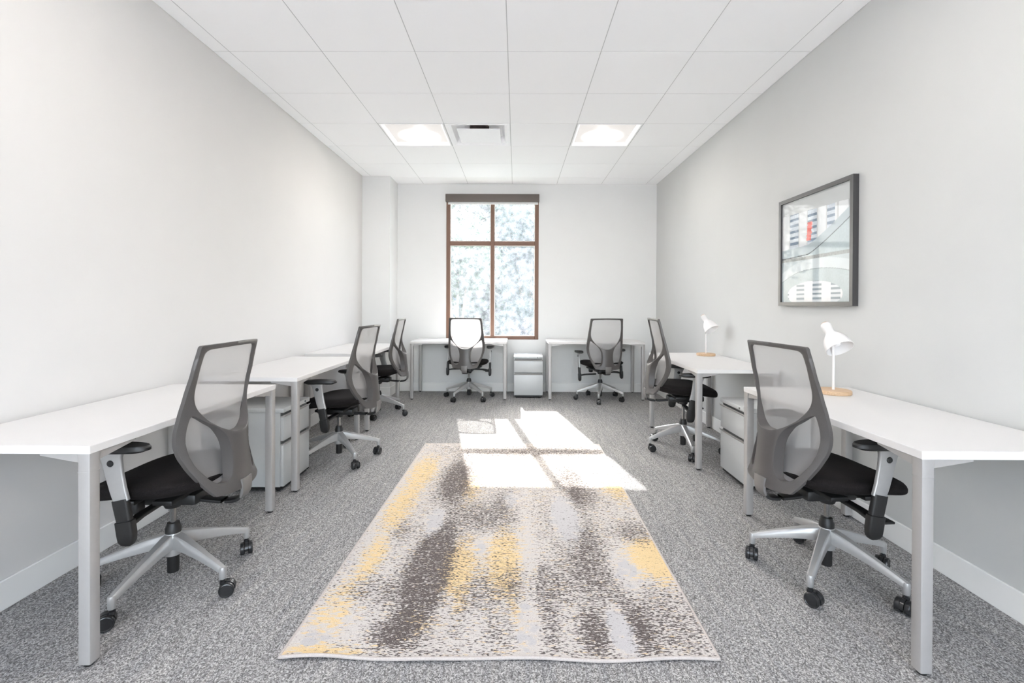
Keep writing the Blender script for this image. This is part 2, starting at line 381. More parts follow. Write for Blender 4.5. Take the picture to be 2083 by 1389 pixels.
for k in range(4):
    xa_ = FX0 + .05 + (FX1 - FX0 - .05) * k / 4; xb_ = FX0 + (FX1 - FX0 - .05) * (k + 1) / 4; bm = bmesh.new()
    v_ = [bm.verts.new(q) for q in ((xa_, 0, .05), (xb_, 0, .05), (xb_, 0, FZ1 - .05), (xa_, 0, FZ1 - .05))]; bm.faces.new(v_); obj('glass_pane', bm, M['clear'], w2, smooth=False)
bm = bmesh.new()
add_box(bm, XL, WX0, YB, YB + .2, 0, HT); add_box(bm, WX1, XR, YB, YB + .2, 0, HT)
add_box(bm, WX0, WX1, YB, YB + .2, 0, WZ0); add_box(bm, WX0, WX1, YB, YB + .2, WZ1, HT)
bmesh.ops.remove_doubles(bm, verts=bm.verts, dist=1e-5)
struct('wall_back', bm, M['wall_back'], 'off-white wall around the brown window')
bm = bmesh.new(); add_box(bm, XL, -1.640, 6.058, YB, 0, H + .1)
struct('wall_column', bm, M['wall_back'], 'boxed-out wall column in the far left corner')
# baseboards
BH, BT = .118, .012
def board(name, x0, x1, y0, y1, lab):
    bm = bmesh.new(); add_box(bm, x0, x1, y0, y1, 0, BH, .003, 1); struct(name, bm, M['trim'], lab)
board('baseboard_left', XL, XL + BT, YF + BT, 6.058 - BT, 'white baseboard along the left wall')
board('baseboard_right', XR - BT, XR, YF + BT, YB - BT, 'white baseboard along the right wall')
board('baseboard_back', -1.640 + BT, XR, YB - BT, YB, 'white baseboard below the window wall')
bm = bmesh.new(); add_box(bm, XL, -1.640 + BT, 6.058 - BT, 6.058, 0, BH, .003); add_box(bm, -1.640, -1.640 + BT, 6.058, YB, 0, BH, .003)
struct('baseboard_column', bm, M['trim'], 'white baseboard around the corner column')

# ceiling: lay-in tiles on a grid
G0, GX0, GY0 = .61, -.0631, 3.0776
xs = [XL] + [GX0 + G0 * i for i in range(-3, 4)] + [XR]
ys = [YF] + [GY0 + G0 * j for j in range(-8, 6)] + [YB]
def cellx(i): return (GX0 + G0 * i, GX0 + G0 * (i + 1))
def celly(j): return (GY0 + G0 * j, GY0 + G0 * (j + 1))
light_cells = [(-2, 2), (1, 2), (-2, -3), (1, -3), (-2, -8), (1, -8)]  # near and rear rows are unseen lights added to brighten the room
vent_cell = (-1, 2)
holes = [(cellx(i)[0], celly(j)[0]) for i, j in light_cells + [vent_cell]]
bm = bmesh.new(); g = .0027
for xa, xb in zip(xs, xs[1:]):
    for ya, yb in zip(ys, ys[1:]):
        if any(abs(xa - hx) < .01 and abs(ya - hy) < .01 for hx, hy in holes): continue
        if xb < -1.6 and ya > 6.1: continue
        fs = add_box(bm, xa + g, xb - g, ya + g, yb - g, H, H + .016)
for x in xs[1:-1]: add_box(bm, x - .012, x + .012, YF, YB, H + .0012, H + .03, mi=1)
for y in ys[1:-1]: add_box(bm, XL, XR, y - .012, y + .012, H + .0014, H + .029, mi=1)
add_box(bm, XL, XR, YF, YB, HT - .02, HT, mi=2)
struct('ceiling', bm, [M['tile'], M['tbar'], M['plenum']], 'white lay-in tile ceiling with a thin grid', smooth=False)

# ceiling light panels
def make_light(label, loc, group):
    t = thing('ceiling_light', label, 'ceiling light', loc, 0, group)
    w = .298; bm = bmesh.new()
    # rim and tapered white pan
    outer = [(-w, -w), (w, -w), (w, w), (-w, w)]; wi = .284; wp = .262
    v0 = [bm.verts.new((x, y, 0.0)) for x, y in outer]
    v1 = [bm.verts.new((x * wi / w, y * wi / w, 0.0)) for x, y in outer]
    v2 = [bm.verts.new((x * wp / w, y * wp / w, .030)) for x, y in outer]
    v3 = [bm.verts.new((x, y, .045)) for x, y in outer]
    for i in range(4):
        j = (i + 1) % 4
        bm.faces.new((v0[i], v0[j], v1[j], v1[i])); bm.faces.new((v1[i], v1[j], v2[j], v2[i])); bm.faces.new((v0[i], v3[i], v3[j], v0[j]))
    bm.faces.new(v3)
    obj('frame', bm, M['diffwhite'], t, smooth=False)
    bm = bmesh.new(); add_box(bm, -wp, wp, -wp, wp, .0285, .040); obj('light_panel', bm, M['panel'], t, smooth=False)
    bm = bmesh.new()
    pr = [(0.0, 0.0), (.035, .002), (.060, .010), (.072, .022), (.075, .030)]
    add_lathe(bm, pr, 32, Matrix.Translation((0, .10, 0)), cap=True); obj('light_dome', bm, M['bulb'], t)
    return t
LAB = ['glowing square ceiling light panel left of the air vent', 'glowing square ceiling light panel right of the air vent',
       'unseen square ceiling light added above the near left desk', 'unseen square ceiling light added above the near right desk',
       'unseen square ceiling light added behind the viewer on the left', 'unseen square ceiling light added behind the viewer on the right']
L0 = None
for (i, j), lab in zip(light_cells, LAB):
    lc = (sum(cellx(i)) / 2, sum(celly(j)) / 2, H - .002)
    if L0 is None: L0 = make_light(lab, lc, 'square ceiling light panels')
    else: dup(L0, lab, lc, 0)

# air diffuser
t = thing('ceiling_vent', 'white square ceiling air vent with a lowered centre plate between the lights', 'air vent', (sum(cellx(-1)) / 2, sum(celly(2)) / 2, H - .002))
bm = bmesh.new(); w = .300
sq = [(-1, -1), (1, -1), (1, 1), (-1, 1)]
lv = [(w, 0), (.272, 0.0), (.250, .016), (.222, .072), (.14, .080)]
rg = [[bm.verts.new((x * a_, y * a_, z_)) for x, y in sq] for a_, z_ in lv]
for A, Bq in zip(rg, rg[1:]):
    for i in range(4): bm.faces.new((A[i], A[(i + 1) % 4], Bq[(i + 1) % 4], Bq[i]))
top = [bm.verts.new((x * .14, y * .14, .081)) for x, y in sq]; bm.faces.new(top)
ou = [bm.verts.new((x * w, y * w, .135)) for x, y in sq]
for i in range(4): bm.faces.new((rg[0][i], ou[i], ou[(i + 1) % 4], rg[0][(i + 1) % 4]))
obj('vent_frame', bm, M['diffwhite'], t, smooth=False)
bm = bmesh.new(); add_lathe(bm, [(.095, .066), (.095, .0785)], 32, Matrix.Translation((0, -.02, 0))); obj('duct_opening', bm, M['dark'], t)['label'] = 'dark round duct opening'
bm = bmesh.new(); add_box(bm, -.205, .205, -.150, .225, .006, .014, .003); add_box(bm, -.008, .008, -.008, .008, .014, .070)
obj('centre_plate', bm, M['diffwhite'], t)

# ------------------------------------------------------------ window and blind
wt = thing('window_1', 'tall brown-framed four-pane window in the far wall', 'window', ((WX0 + WX1) / 2, YB, WZ0)); wt['kind'] = 'structure'
cx_ = (WX0 + WX1) / 2; y0, y1 = .012, .075; hw_ = (WX1 - WX0) / 2; hz = WZ1 - WZ0
mx0 = -.359 - cx_; mx1 = -.309 - cx_; tz0, tz1 = 2.009 - WZ0, 2.067 - WZ0
bm = bmesh.new()
add_box(bm, -hw_, -hw_ + .052, y0, y1, 0, hz, .004); add_box(bm, hw_ - .052, hw_, y0, y1, 0, hz, .004)
add_box(bm, -hw_ + .05, hw_ - .05, y0 + .001, y1, 0, .045, .004); add_box(bm, -hw_ + .05, hw_ - .05, y0 + .001, y1, hz - .06, hz, .004)
obj('window_frame', bm, M['bronze'], wt)
bm = bmesh.new(); add_box(bm, mx0, mx1, y0 + .002, y1, .045, hz - .06, .004); obj('mullion', bm, M['bronze'], wt)
bm = bmesh.new(); add_box(bm, -hw_ + .052, mx0, y0 + .003, y1, tz0, tz1, .004); add_box(bm, mx1, hw_ - .052, y0 + .003, y1, tz0, tz1, .004)
obj('transom', bm, M['bronze'], wt)
for xa, xb in ((-hw_ + .05, mx0 + .002), (mx1 - .002, hw_ - .05)):
    for za, zb in ((.043, tz0 + .002), (tz1 - .002, hz - .058)):
        bm = bmesh.new(); v = [bm.verts.new(q) for q in ((xa, .046, za), (xb, .046, za), (xb, .046, zb), (xa, .046, zb))]
        bm.faces.new(v); obj('glass_pane', bm, M['glass'], wt, smooth=False)
        # thin white glazing bead
        bm = bmesh.new(); e = .010
        a0, a1, b0, b1 = xa + .002, xb - .002, za + .002, zb - .002
        add_box(bm, a0, a0 + e, .030, .044, b0, b1); add_box(bm, a1 - e, a1, .030, .044, b0, b1)
        add_box(bm, a0 + e, a1 - e, .030, .044, b0, b0 + e); add_box(bm, a0 + e, a1 - e, .030, .044, b1 - e, b1)
        obj('glazing_bead', bm, M['trim'], wt, smooth=False)
bt = thing('roller_blind', 'rolled-up blind in a dark brown cassette across the window top', 'blind', (cx_, YB - .031, WZ1))
bm = bmesh.new(); add_box(bm, -hw_ - .004, hw_ + .004, -.03, .030, -.104, .002, .006, 2); obj('cassette', bm, M['cassette'], bt)
bm = bmesh.new(); add_box(bm, -hw_ + .03, hw_ - .012, .000, .004, -.128, -.10); obj('blind_cloth', bm, M['blindcloth'], bt)
bm = bmesh.new(); add_box(bm, -hw_ + .028, hw_ - .010, -.004, .008, -.137, -.124, .003); obj('hem_bar', bm, M['trim'], bt)

# ------------------------------------------------------------ desks (local: front edge towards -Y, origin at floor centre)
DW, DD, DH = 1.182, .600, .730
def make_desk(label, loc, rz, W_, D_):
    t = thing('desk', label, 'desk', loc, rz, 'white rectangular desks with silver legs')
    bm = bmesh.new(); add_box(bm, -W_ / 2, W_ / 2, -D_ / 2, D_ / 2, DH - .027, DH, .0015, 1)
    for f in bm.faces:
        f.material_index = 0 if abs(f.normal.z) > .5 else 1
    obj('desktop', bm, [M['laminate'], M['lam_edge']], t)
    L = .040; zt = DH - .027
    for sx in (-1, 1):
        for sy in (-1, 1):
            bm = bmesh.new()
            cx, cy = sx * (W_ / 2 - L / 2 - .001), sy * (D_ / 2 - L / 2 - .001)
            rings = []
            for z_, e in ((.012, 0), (zt - .062, 0), (zt - .062, -.0012), (zt - .059, -.0012), (zt - .059, 0), (zt - .03, .0), (zt, .004)):
                r_ = []
                for (qx, qy) in rrect(L, L, .0045, 2):
                    ex = e if qx * sx < 0 or e < 0 else 0; ey = e if qy * sy < 0 or e < 0 else 0
                    r_.append(bm.verts.new((cx + qx + (math.copysign(ex, qx)), cy + qy + math.copysign(ey, qy), z_)))
                rings.append(r_)
            n = len(rings[0])
            for A, Bq in zip(rings, rings[1:]):
                for i in range(n): bm.faces.new((A[i], A[(i + 1) % n], Bq[(i + 1) % n], Bq[i]))
            bm.faces.new(rings[0][::-1]); bm.faces.new(rings[-1])
            lg = obj('leg', bm, M['silver'], t)
            # wing brackets running out under the top
            bm = bmesh.new()
            xi = cx - sx * L / 2; yi = cy - sy * L / 2
            xo = xi - sx * .155; yo = yi - sy * .13
            add_prism(bm, [(xi + sx * .002, zt - .030), (xi + sx * .002, zt - .0005), (xo, zt - .0005), (xo, zt - .007)], 'y', cy - .014, cy + .014)
            add_prism(bm, [(yi + sy * .002, zt - .030), (yi + sy * .002, zt - .0005), (yo, zt - .0005), (yo, zt - .007)], 'x', cx - .014, cx + .014)
            obj('bracket', bm, M['silver'], lg)
            bm = bmesh.new(); add_lathe(bm, [(.013, 0), (.015, .003), (.015, .012)], 20, Matrix.Translation((cx, cy, 0)))
            obj('foot_glide', bm, M['black_plastic'], lg)
    return t
def place_desk(label, x0, x1, y0, y1, rz):
    if abs(rz) < .1: W_, D_ = x1 - x0, y1 - y0
    else: W_, D_ = y1 - y0, x1 - x0
    return make_desk(label, ((x0 + x1) / 2, (y0 + y1) / 2, 0), rz, W_, D_)
WL, WR = XL + .013, XR - .013
place_desk('near left white desk, its corner nearest the viewer', WL, -1.390, 1.518, 2.700, -pi / 2)
place_desk('middle left white desk with a grey drawer cabinet under it', WL, -1.385, 2.955, 4.145, -pi / 2)
place_desk('far left white desk in front of the wall column', WL, -1.385, 4.385, 5.565, -pi / 2)
place_desk('near right white desk holding the nearer wood-based lamp', 1.305, WR, 1.510, 2.695, pi / 2)
place_desk('far right white desk holding the farther wood-based lamp', 1.308, WR, 3.395, 4.610, pi / 2)
place_desk('white desk under the window, left of the back drawer cabinet', -1.335, -.122, 5.865, YB - .013, 0)
place_desk('white desk on the back wall, right of the back drawer cabinet', .402, 1.610, 5.865, YB - .013, 0)

# ------------------------------------------------------------ drawer pedestals (front towards -Y)
def make_ped(label, loc, rz):
    t = thing('drawer_cabinet', label, 'drawer cabinet', loc, rz, 'small grey drawer cabinets')
    w, d, h = .37, .42, .535
    hw = w / 2
    bm = bmesh.new(); add_box(bm, -hw, hw, .022, d, .034, h - .030, .002); obj('body', bm, M['cabinet'], t)
    bm = bmesh.new(); add_box(bm, -hw - .002, hw + .002, -.004, d + .001, h - .030, h, .005, 2); top = obj('cabinet_top', bm, M['cabinet'], t)
    bm = bmesh.new(); add_lathe(bm, [(0, 0), (.007, .0), (.008, .002), (.008, .008)], 16, Matrix.Translation((hw - .075, -.0065, h - .015)) @ Matrix.Rotation(-pi / 2, 4, 'X'))
    lo_ = obj('lock', bm, M['chrome'], top); lo_['label'] = 'small round lock'
    bm = bmesh.new(); add_box(bm, -hw + .008, hw - .008, .016, .0225, .036, h - .030); obj('recess', bm, M['cab_side'], t)
    for za, zb in ((.327, .477), (.038, .300)):
        bm = bmesh.new(); add_box(bm, -hw + .001, hw - .001, 0, .021, za, zb, .003, 2); dr = obj('drawer', bm, M['cabinet'], t)
        bm = bmesh.new()
        add_prism(bm, [(.0205, zb - .001), (.0, zb - .001), (-.010, zb + .012), (-.010, zb + .017), (.004, zb + .006), (.0205, zb + .006)], 'x', -hw + .003, hw - .003)
        obj('drawer_pull', bm, M['silver'], dr)
    bm = bmesh.new(); add_box(bm, -hw + .012, hw - .012, .014, d - .014, .016, .036); obj('plinth', bm, M['black_plastic'], t)
    for sx in (-1, 1):
        for y in (.045, d - .045):
            bm = bmesh.new(); add_lathe(bm, [(0, -.01), (.014, -.01), (.0165, -.007), (.0165, .007), (.014, .01), (0, .01)], 18, Matrix.Translation((sx * (hw - .035), y, .0165)) @ Matrix.Rotation(pi / 2, 4, 'Y'))
            obj('caster', bm, M['black_plastic'], t)
    return t
P0 = make_ped('grey drawer cabinet against the back wall between the two back desks', (.156, 5.985, 0), 0)
dup(P0, 'grey drawer cabinet partly under the middle left desk', (-1.472, 3.138, 0), pi / 2)
dup(P0, 'grey drawer cabinet between the two right-hand desks', (1.474, 3.200, 0), -pi / 2)

# ------------------------------------------------------------ office chair
XE = [(.41, -.285), (.447, -.262), (.50, -.228), (.55, -.200), (.60, -.181), (.65, -.172), (.70, -.175), (.76, -.188), (.83, -.206), (.93, -.232), (1.04, -.258)]
BU = [(.41, .035), (.45, .052), (.50, .082), (.55, .104), (.60, .118), (.65, .124), (.70, .116), (.76, .088), (.83, .055), (.93, .030), (1.04, .022)]
OUT_A = [(0, .413), (.06, .4135), (.11, .416), (.150, .423)]
OUT_R = [(.152, .426), (.172, .468), (.192, .515), (.209, .565), (.2235, .617), (.2285, .665), (.2285, .690), (.2255, .745), (.219, .83), (.2105, .93), (.203, 1.024)]
def HW(z):
    tab = [(.40, .14), (.43, .146), (.45, .164), (.489, .186), (.535, .206), (.585, .220), (.635, .2275), (.68, .2285), (.745, .2255), (.83, .219), (.93, .2105), (1.04, .202)]
    return lerp_table(tab, z)
def smooth_tab(tab, z):
    e = .015
    return (lerp_table(tab, z - e) + lerp_table(tab, z) * 2 + lerp_table(tab, z + e)) / 4
def xrear(u, z):
    h_ = max(HW(max(z, .45)), abs(u)); q = 1 - min(1, (u / h_) ** 2)
    return smooth_tab(XE, z) - smooth_tab(BU, z) * q ** 1.15
def make_back_frame():
    outer = catmull(OUT_A, 4, closed=False) + catmull(OUT_R, 5, closed=False)
    outer = outer + [(.200, 1.0285), (.194, 1.031)] + [(x, 1.031 + .003 * (1 - (x / .19) ** 2)) for x in (.15, .10, .05)]
    full = outer + [(0, 1.034)] + [(-x, z) for x, z in outer[::-1][:-1]]
    up_r = [(0, .655), (.043, .659), (.092, .683), (.128, .713), (.150, .740), (.172, .774), (.185, .808), (.190, .85), (.188, .92), (.182, .985)]
    up = catmull(up_r, 5, closed=False) + [(.178, 1.000), (.170, 1.008), (.158, 1.0125), (.12, 1.0145), (.06, 1.016)]
    upper = up + [(0, 1.0165)] + [(-x, z) for x, z in up[::-1][:-1]]
    side = [(.192, .752), (.199, .722), (.2035, .670), (.199, .615), (.186, .560), (.164, .511), (.142, .478), (.115, .463), (.088, .465), (.071, .492), (.063, .55), (.066, .604), (.080, .650), (.107, .688), (.140, .716), (.175, .746)]
    side = catmull(side, 3)
    sideL = [(-x, z) for x, z in side][::-1]
    loops = [full, upper, side, sideL]
    verts, edges = [], []
    for lp in loops:
        k = len(verts); verts += [Vector(p) for p in lp]
        edges += [(k + i, k + (i + 1) % len(lp)) for i in range(len(lp))]
    nb = len(verts)
    bvs = [v.copy() for v in verts]; blp = loops
    def inside(p, lp):
        r = False; x, y = p
        for i in range(len(lp)):
            x1, y1 = lp[i]; x2, y2 = lp[i - 1]
            if (y1 > y) != (y2 > y) and x < (x2 - x1) * (y - y1) / (y2 - y1) + x1: r = not r
        return r
    def ok(p): return inside(p, full) and not any(inside(p, l) for l in loops[1:])
    def dist(p): return min((p - q).length for q in bvs)
    cand = []
    # inset ring for rounded edges
    for lp in loops:
        n = len(lp)
        for i in range(n):
            p = Vector(lp[i]); tg = (Vector(lp[(i + 1) % n]) - Vector(lp[i - 1])).normalized(); nn = Vector((-tg.y, tg.x))
            for sgn in (1, -1):
                q = p + nn * .0028 * sgn
                if ok(q) and dist(q) > .0021: cand.append(q)
    step = .009
    for i in range(-27, 28):
        for j in range(0, 72):
            q = Vector((i * step + (j % 2) * step / 2, .405 + j * step))
            if ok(q) and dist(q) > .0085: cand.append(q)
    verts += cand
    vo, eo, fo, ov, oe, of = delaunay_2d_cdt(verts, edges, [], 0, 1e-6)
    tris = []
    for f in fo:
        cpt = (vo[f[0]] + vo[f[1]] + vo[f[2]]) / 3
        if ok(cpt): tris.append(f)
    bnd = {}
    for f in tris:
        for i in range(3):
            e = (f[i], f[(i + 1) % 3]); bnd[e] = 1
    bedges = [e for e in bnd if (e[1], e[0]) not in bnd]
    bset = {i for e in bedges for i in e}
    bm = bmesh.new(); rear, front = {}, {}
    used = {i for f in tris for i in f}
    for i in used:
        u, z = vo[i]; x = xrear(u, z)
        h_ = HW(z); q = max(0, 1 - (u / h_) ** 2)
        t_ = .017 + .031 * min(1, 1.5 * q) * max(0, min(1, (.76 - z) / .1)) * max(.3, min(1, (z - .42) / .08))
        e_ = .0014 if i in bset else 0
        rear[i] = bm.verts.new((x + e_, u, z)); front[i] = bm.verts.new((x + t_ - e_ * .4, u, z))
    for f in tris:
        bm.faces.new([rear[i] for i in f]); bm.faces.new([front[i] for i in f][::-1])
    for a_, b_ in bedges: bm.faces.new((rear[b_], rear[a_], front[a_], front[b_]))
    return bm
def make_back_mesh():
    bm = bmesh.new(); nz, nu = 44, 20; rows = []
    for j in range(nz + 1):
        z = .440 + (1.022 - .440) * j / nz; h_ = HW(z) - .010; row = []
        for i in range(nu + 1):
            u = h_ * (2 * i / nu - 1); q = 1 - (u / HW(z)) ** 2
            x = smooth_tab(XE, z) + .0105 - smooth_tab(BU, z) * .30 * q
            row.append(bm.verts.new((x, u, z)))
        rows.append(row)
    for A, Bq in zip(rows, rows[1:]):
        for i in range(nu): bm.faces.new((A[i], A[i + 1], Bq[i + 1], Bq[i]))
    return bm
def spw(v, e): return math.copysign(abs(v) ** e, v)
def make_seat_bm(top):
    bm = bmesh.new(); nu, nv = 48, 20; rings = []
    a_, b_ = .245, .248
    vr = range(0, nv + 1)
    for j in vr:
        ph = -pi / 2 + pi * j / nv; row = []
        cz = spw(cos(ph), .38); sz = spw(sin(ph), .6)
        for i in range(nu):
            th = 2 * pi * i / nu
            x = a_ * cz * spw(cos(th), .55); y = b_ * cz * spw(sin(th), .55) * (1 - .06 * (x / a_)) 
            z = (.052 if sz > 0 else .040) * sz
            fx = x / a_; fy = y / b_
            if sz > 0: z += -.012 * (1 - fx * fx) * (1 - fy * fy) + .008 * fy * fy
            else: z += .026 * (fy * fy) + .022 * max(0, -fx) ** 2     # pan curves up at sides and rear
            z += -.034 * max(0, fx) ** 2.4 + .010 * max(0, -fx) ** 2
            row.append((x - .005, y, .452 + z))
        rings.append(row)
    vv = []
    for j, row in enumerate(rings):
        if j in (0, nv):
            s_ = [sum(p[k] for p in row) / nu for k in range(3)]; vv.append([bm.verts.new(s_)])
        else: vv.append([bm.verts.new(p) for p in row])
    for A, Bq in zip(vv, vv[1:]):
        for i in range(nu):
            j = (i + 1) % nu
            if len(A) == 1: bm.faces.new((A[0], Bq[j], Bq[i]))
            elif len(Bq) == 1: bm.faces.new((A[i], A[j], Bq[0]))
            else: bm.faces.new((A[i], A[j], Bq[j], Bq[i]))
    return bm
def make_base_bm():
    bm = bmesh.new()
    add_lathe(bm, [(.027, .135), (.034, .150), (.036, .20), (.030, .212), (.020, .214)], 32)
    for k in range(5):
        an = 2 * pi * k / 5; d = Vector((cos(an), sin(an), 0)); pts, secs = [], []
        for r_, zt_, h_, wt_, wb_ in ((.012, .212, .060, .036, .044), (.045, .206, .058, .040, .046), (.10, .190, .046, .034, .042), (.18, .163, .034, .028, .036), (.25, .138, .026, .024, .032), (.292, .122, .023, .023, .029), (.306, .116, .020, .018, .022)):
            pts.append(d * r_ + Vector((0, 0, zt_))); 
            hh = h_
            secs.append([(-wb_ / 2, -hh), (-wb_ / 2, -hh * .5), (-wt_ / 2, -.004), (-wt_ / 2 + .004, 0), (wt_ / 2 - .004, 0), (wt_ / 2, -.004), (wb_ / 2, -hh * .5), (wb_ / 2, -hh)])
        add_sweep(bm, pts, secs)
        add_lathe(bm, [(.0115, .070), (.013, .074), (.0145, .108), (.012, .118)], 16, Matrix.Translation(d * .296))
    return bm
def make_caster_bm():
    bm = bmesh.new(); tr = -.016; Rw = .029
    for s in (-1, 1):
        mt = Matrix.Translation((tr, s * .0165, Rw)) @ Matrix.Rotation(-s * pi / 2, 4, 'X')
        add_lathe(bm, [(0, -.010), (Rw - .004, -.010), (Rw - .001, -.008), (Rw, -.004), (Rw, .005), (Rw - .002, .0085), (Rw - .005, .0095), (Rw - .007, .0078), (.006, .0085), (0, .0095)], 26, mt)
    # hood between the wheels and stem
    hood = [(tr + (Rw + .001) * cos(radians(q)), Rw + (Rw + .001) * sin(radians(q))) for q in range(10, 200, 15)]
    hood += [(tr - .012, Rw - .004), (tr + .012, Rw - .004)]
    add_prism(bm, hood, 'y', -.0065, .0065)
    add_lathe(bm, [(.012, .050), (.012, .062), (.007, .064), (.007, .074)], 16)
    return bm
def make_arm(s, t):
    y = s * .272
    bm = bmesh.new()
    pts = [(-.004, y, .455), (.010, y, .50), (.024, y, .56), (.034, y, .615), (.036, y, .640)]
    secs = []
    for w_, th in ((.056, .016), (.060, .016), (.066, .015), (.074, .016), (.090, .022)):
        secs.append([(q[1], q[0]) for q in rrect(w_, th, .005, 3)])
    add_sweep(bm, pts, secs, up=Vector((1, 0, 0)))
    arm = obj('armrest', bm, M['alu'], t)
    bm = bmesh.new()
    pts = [(-.024, y, .292), (-.024, y, .297), (-.023, y, .310), (-.021, y, .335), (-.014, y, .383), (-.0138, y, .3845), (-.004, y, .430), (.003, y, .463)]
    secs = []
    for w_, th in ((.026, .016), (.044, .024), (.058, .030), (.063, .032), (.063, .032), (.055, .025), (.057, .024), (.058, .0225)):
        secs.append([(q[1], q[0]) for q in rrect(w_, th, min(.008, th * .4), 3)])
    add_sweep(bm, pts, secs, up=Vector((1, 0, 0)))
    add_sweep(bm, [(-.018, y, .362), (-.014, s * .20, .372), (-.01, s * .06, .376)], [rrect(.036, .016, .005, 2)] * 3)
    obj('arm_sleeve', bm, M['black_plastic'], arm)['label'] = 'black lower arm sleeve'
    bm = bmesh.new()
    # padded top, wider at the front and hanging slightly inwards
    n = 30; rings = []
    for k, (sc, z_) in enumerate(((.30, .640), (.78, .643), (1.0, .652), (1.0, .662), (.95, .669), (.60, .671))):
        row = []
        for i in range(n):
            th = 2 * pi * i / n; px = .118 * spw(cos(th), .75); py = .043 * spw(sin(th), .8) * (1 + .12 * cos(th))
            zz = z_ - .006 * (px / .118) ** 2 * (1 if px > 0 else .4)
            row.append(bm.verts.new((.012 + px * (sc if k else .45), y + py * sc, zz)))
        rings.append(row)
    for A, Bq in zip(rings, rings[1:]):
        for i in range(n): bm.faces.new((A[i], A[(i + 1) % n], Bq[(i + 1) % n], Bq[i]))
    bm.faces.new(rings[0][::-1]); bm.faces.new(rings[-1])
    obj('arm_pad', bm, M['black_plastic'], arm)['label'] = 'black arm pad'
    bm = bmesh.new()
    for q in (-1, 1):
        add_lathe(bm, [(.0125, 0), (.0125, .003), (.010, .0055), (0, .006)], 20, Matrix.Translation((.034, y + q * .006, .600)) @ Matrix.Rotation(-q * pi / 2, 4, 'X'))
    obj('height_button', bm, M['black_gloss'], arm)['label'] = 'round black height button'
CHAIR_N = 'grey-framed mesh back office chairs with black seats'
def make_chair():
    t = thing('office_chair', '', 'office chair', (0, 0, 0), 0, CHAIR_N)
    base = obj('star_base', make_base_bm(), M['alu'], t); base['label'] = 'silver five-armed star base'
    cb = obj('caster', make_caster_bm(), M['black_gloss'], base)
    for k in range(5):
        o = cb if k == 0 else cb.copy()
        if k: COL.objects.link(o); o.parent = base
        an = 2 * pi * k / 5; o.location = (.296 * cos(an), .296 * sin(an), 0)
    bm = bmesh.new()
    add_lathe(bm, [(.0215, .042), (.0225, .046), (.0225, .130)], 24)
    gl = obj('gas_lift', bm, M['black_plastic'], t)
    bm = bmesh.new(); add_lathe(bm, [(.030, .206), (.030, .232), (.026, .240), (.023, .254), (.015, .256)], 24)
    obj('lift_bushing', bm, M['black_plastic'], gl)
    bm = bmesh.new(); add_lathe(bm, [(.0325, .118), (.034, .128), (.031, .158)], 24); obj('lift_collar', bm, M['alu'], gl)
    bm = bmesh.new(); add_lathe(bm, [(.0125, .20), (.0125, .345)], 20)
    ro = obj('lift_rod', bm, M['chrome'], gl)
    # upper works, all at seat height
    bm = bmesh.new()
    add_box(bm, -.13, .10, -.055, .055, .345, .392, .012, 2); add_box(bm, .06, .155, -.050, .050, .352, .395, .01, 2)
    add_box(bm, -.10, -.02, -.15, .15, .385, .405, .006, 2); add_box(bm, .05, .12, -.15, .15, .385, .405, .006, 2)
    add_lathe(bm, [(.030, .322), (.036, .335), (.036, .35)], 24)
    add_box(bm, .055, .105, .075, .125, .335, .392, .014, 3)
    mech = obj('tilt_mechanism', bm, M['black_plastic'], t)
    bm = bmesh.new()
    add_sweep(bm, [(.03, -.05, .365), (.035, -.16, .358), (.05, -.215, .345)], [circ(.0045, 8)] * 3)
    add_box(bm, .02, .085, -.255, -.205, .336, .347, .004, 2)
    obj('seat_lever', bm, M['black_plastic'], mech)
    bm = bmesh.new()
    path = [(-.311, 0, .450), (-.313, 0, .415), (-.310, 0, .385), (-.292, 0, .362), (-.262, 0, .352), (-.20, 0, .350), (-.11, 0, .358)]
    sm = catmull(path, 4, closed=False)
    ws = [.078 - .032 * (i / (len(sm) - 1)) for i in range(len(sm))]
    add_sweep(bm, sm, [rrect(w_, .014, .005, 2) for w_ in ws], up=Vector((-1, 0, .01)))
    for f in bm.faces: f.material_index = 1 if f.calc_center_median().x > -.303 else 0
    obj('back_bracket', bm, [M['bracket'], M['black_plastic']], t)['label'] = 'silver strap joining backrest to seat'
    obj('seat', make_seat_bm(0), M['seat'], t)
    fr = obj('backrest_frame', make_back_frame(), M['frame_plastic'], t, ang=38)
    obj('back_mesh', make_back_mesh(), M['mesh'], fr)['label'] = 'see-through grey back mesh'
    make_arm(-1, t); make_arm(1, t)
    return t
chair0 = make_chair()
LOWER = {'star_base', 'gas_lift'}
def kind_of(o): return o.name.split('.')[0]
def place_chair(root, label, x, y, head, base_deg, lift, casts, arms=(0, 0), first=False):
    if not first:
        root = dup(root, label, (x, y, 0), radians(head))
    else:
        root.location = (x, y, 0); root.rotation_euler = (0, 0, radians(head)); root['label'] = label
    ai = 0
    for ch in root.children:
        k = kind_of(ch)
        if k == 'star_base':
            ch.rotation_euler = (0, 0, radians(base_deg - head))
            for q, gch in enumerate(ch.children): gch.rotation_euler = (0, 0, radians(casts[q] - base_deg))
        elif k == 'gas_lift':
            ch.location.z = 0
            for gch in ch.children:
                if kind_of(gch) == 'lift_rod': gch.location.z = lift
        elif k == 'armrest':
            ch.location.z = lift + arms[ai]; ai += 1
        else: ch.location.z = lift
    return root
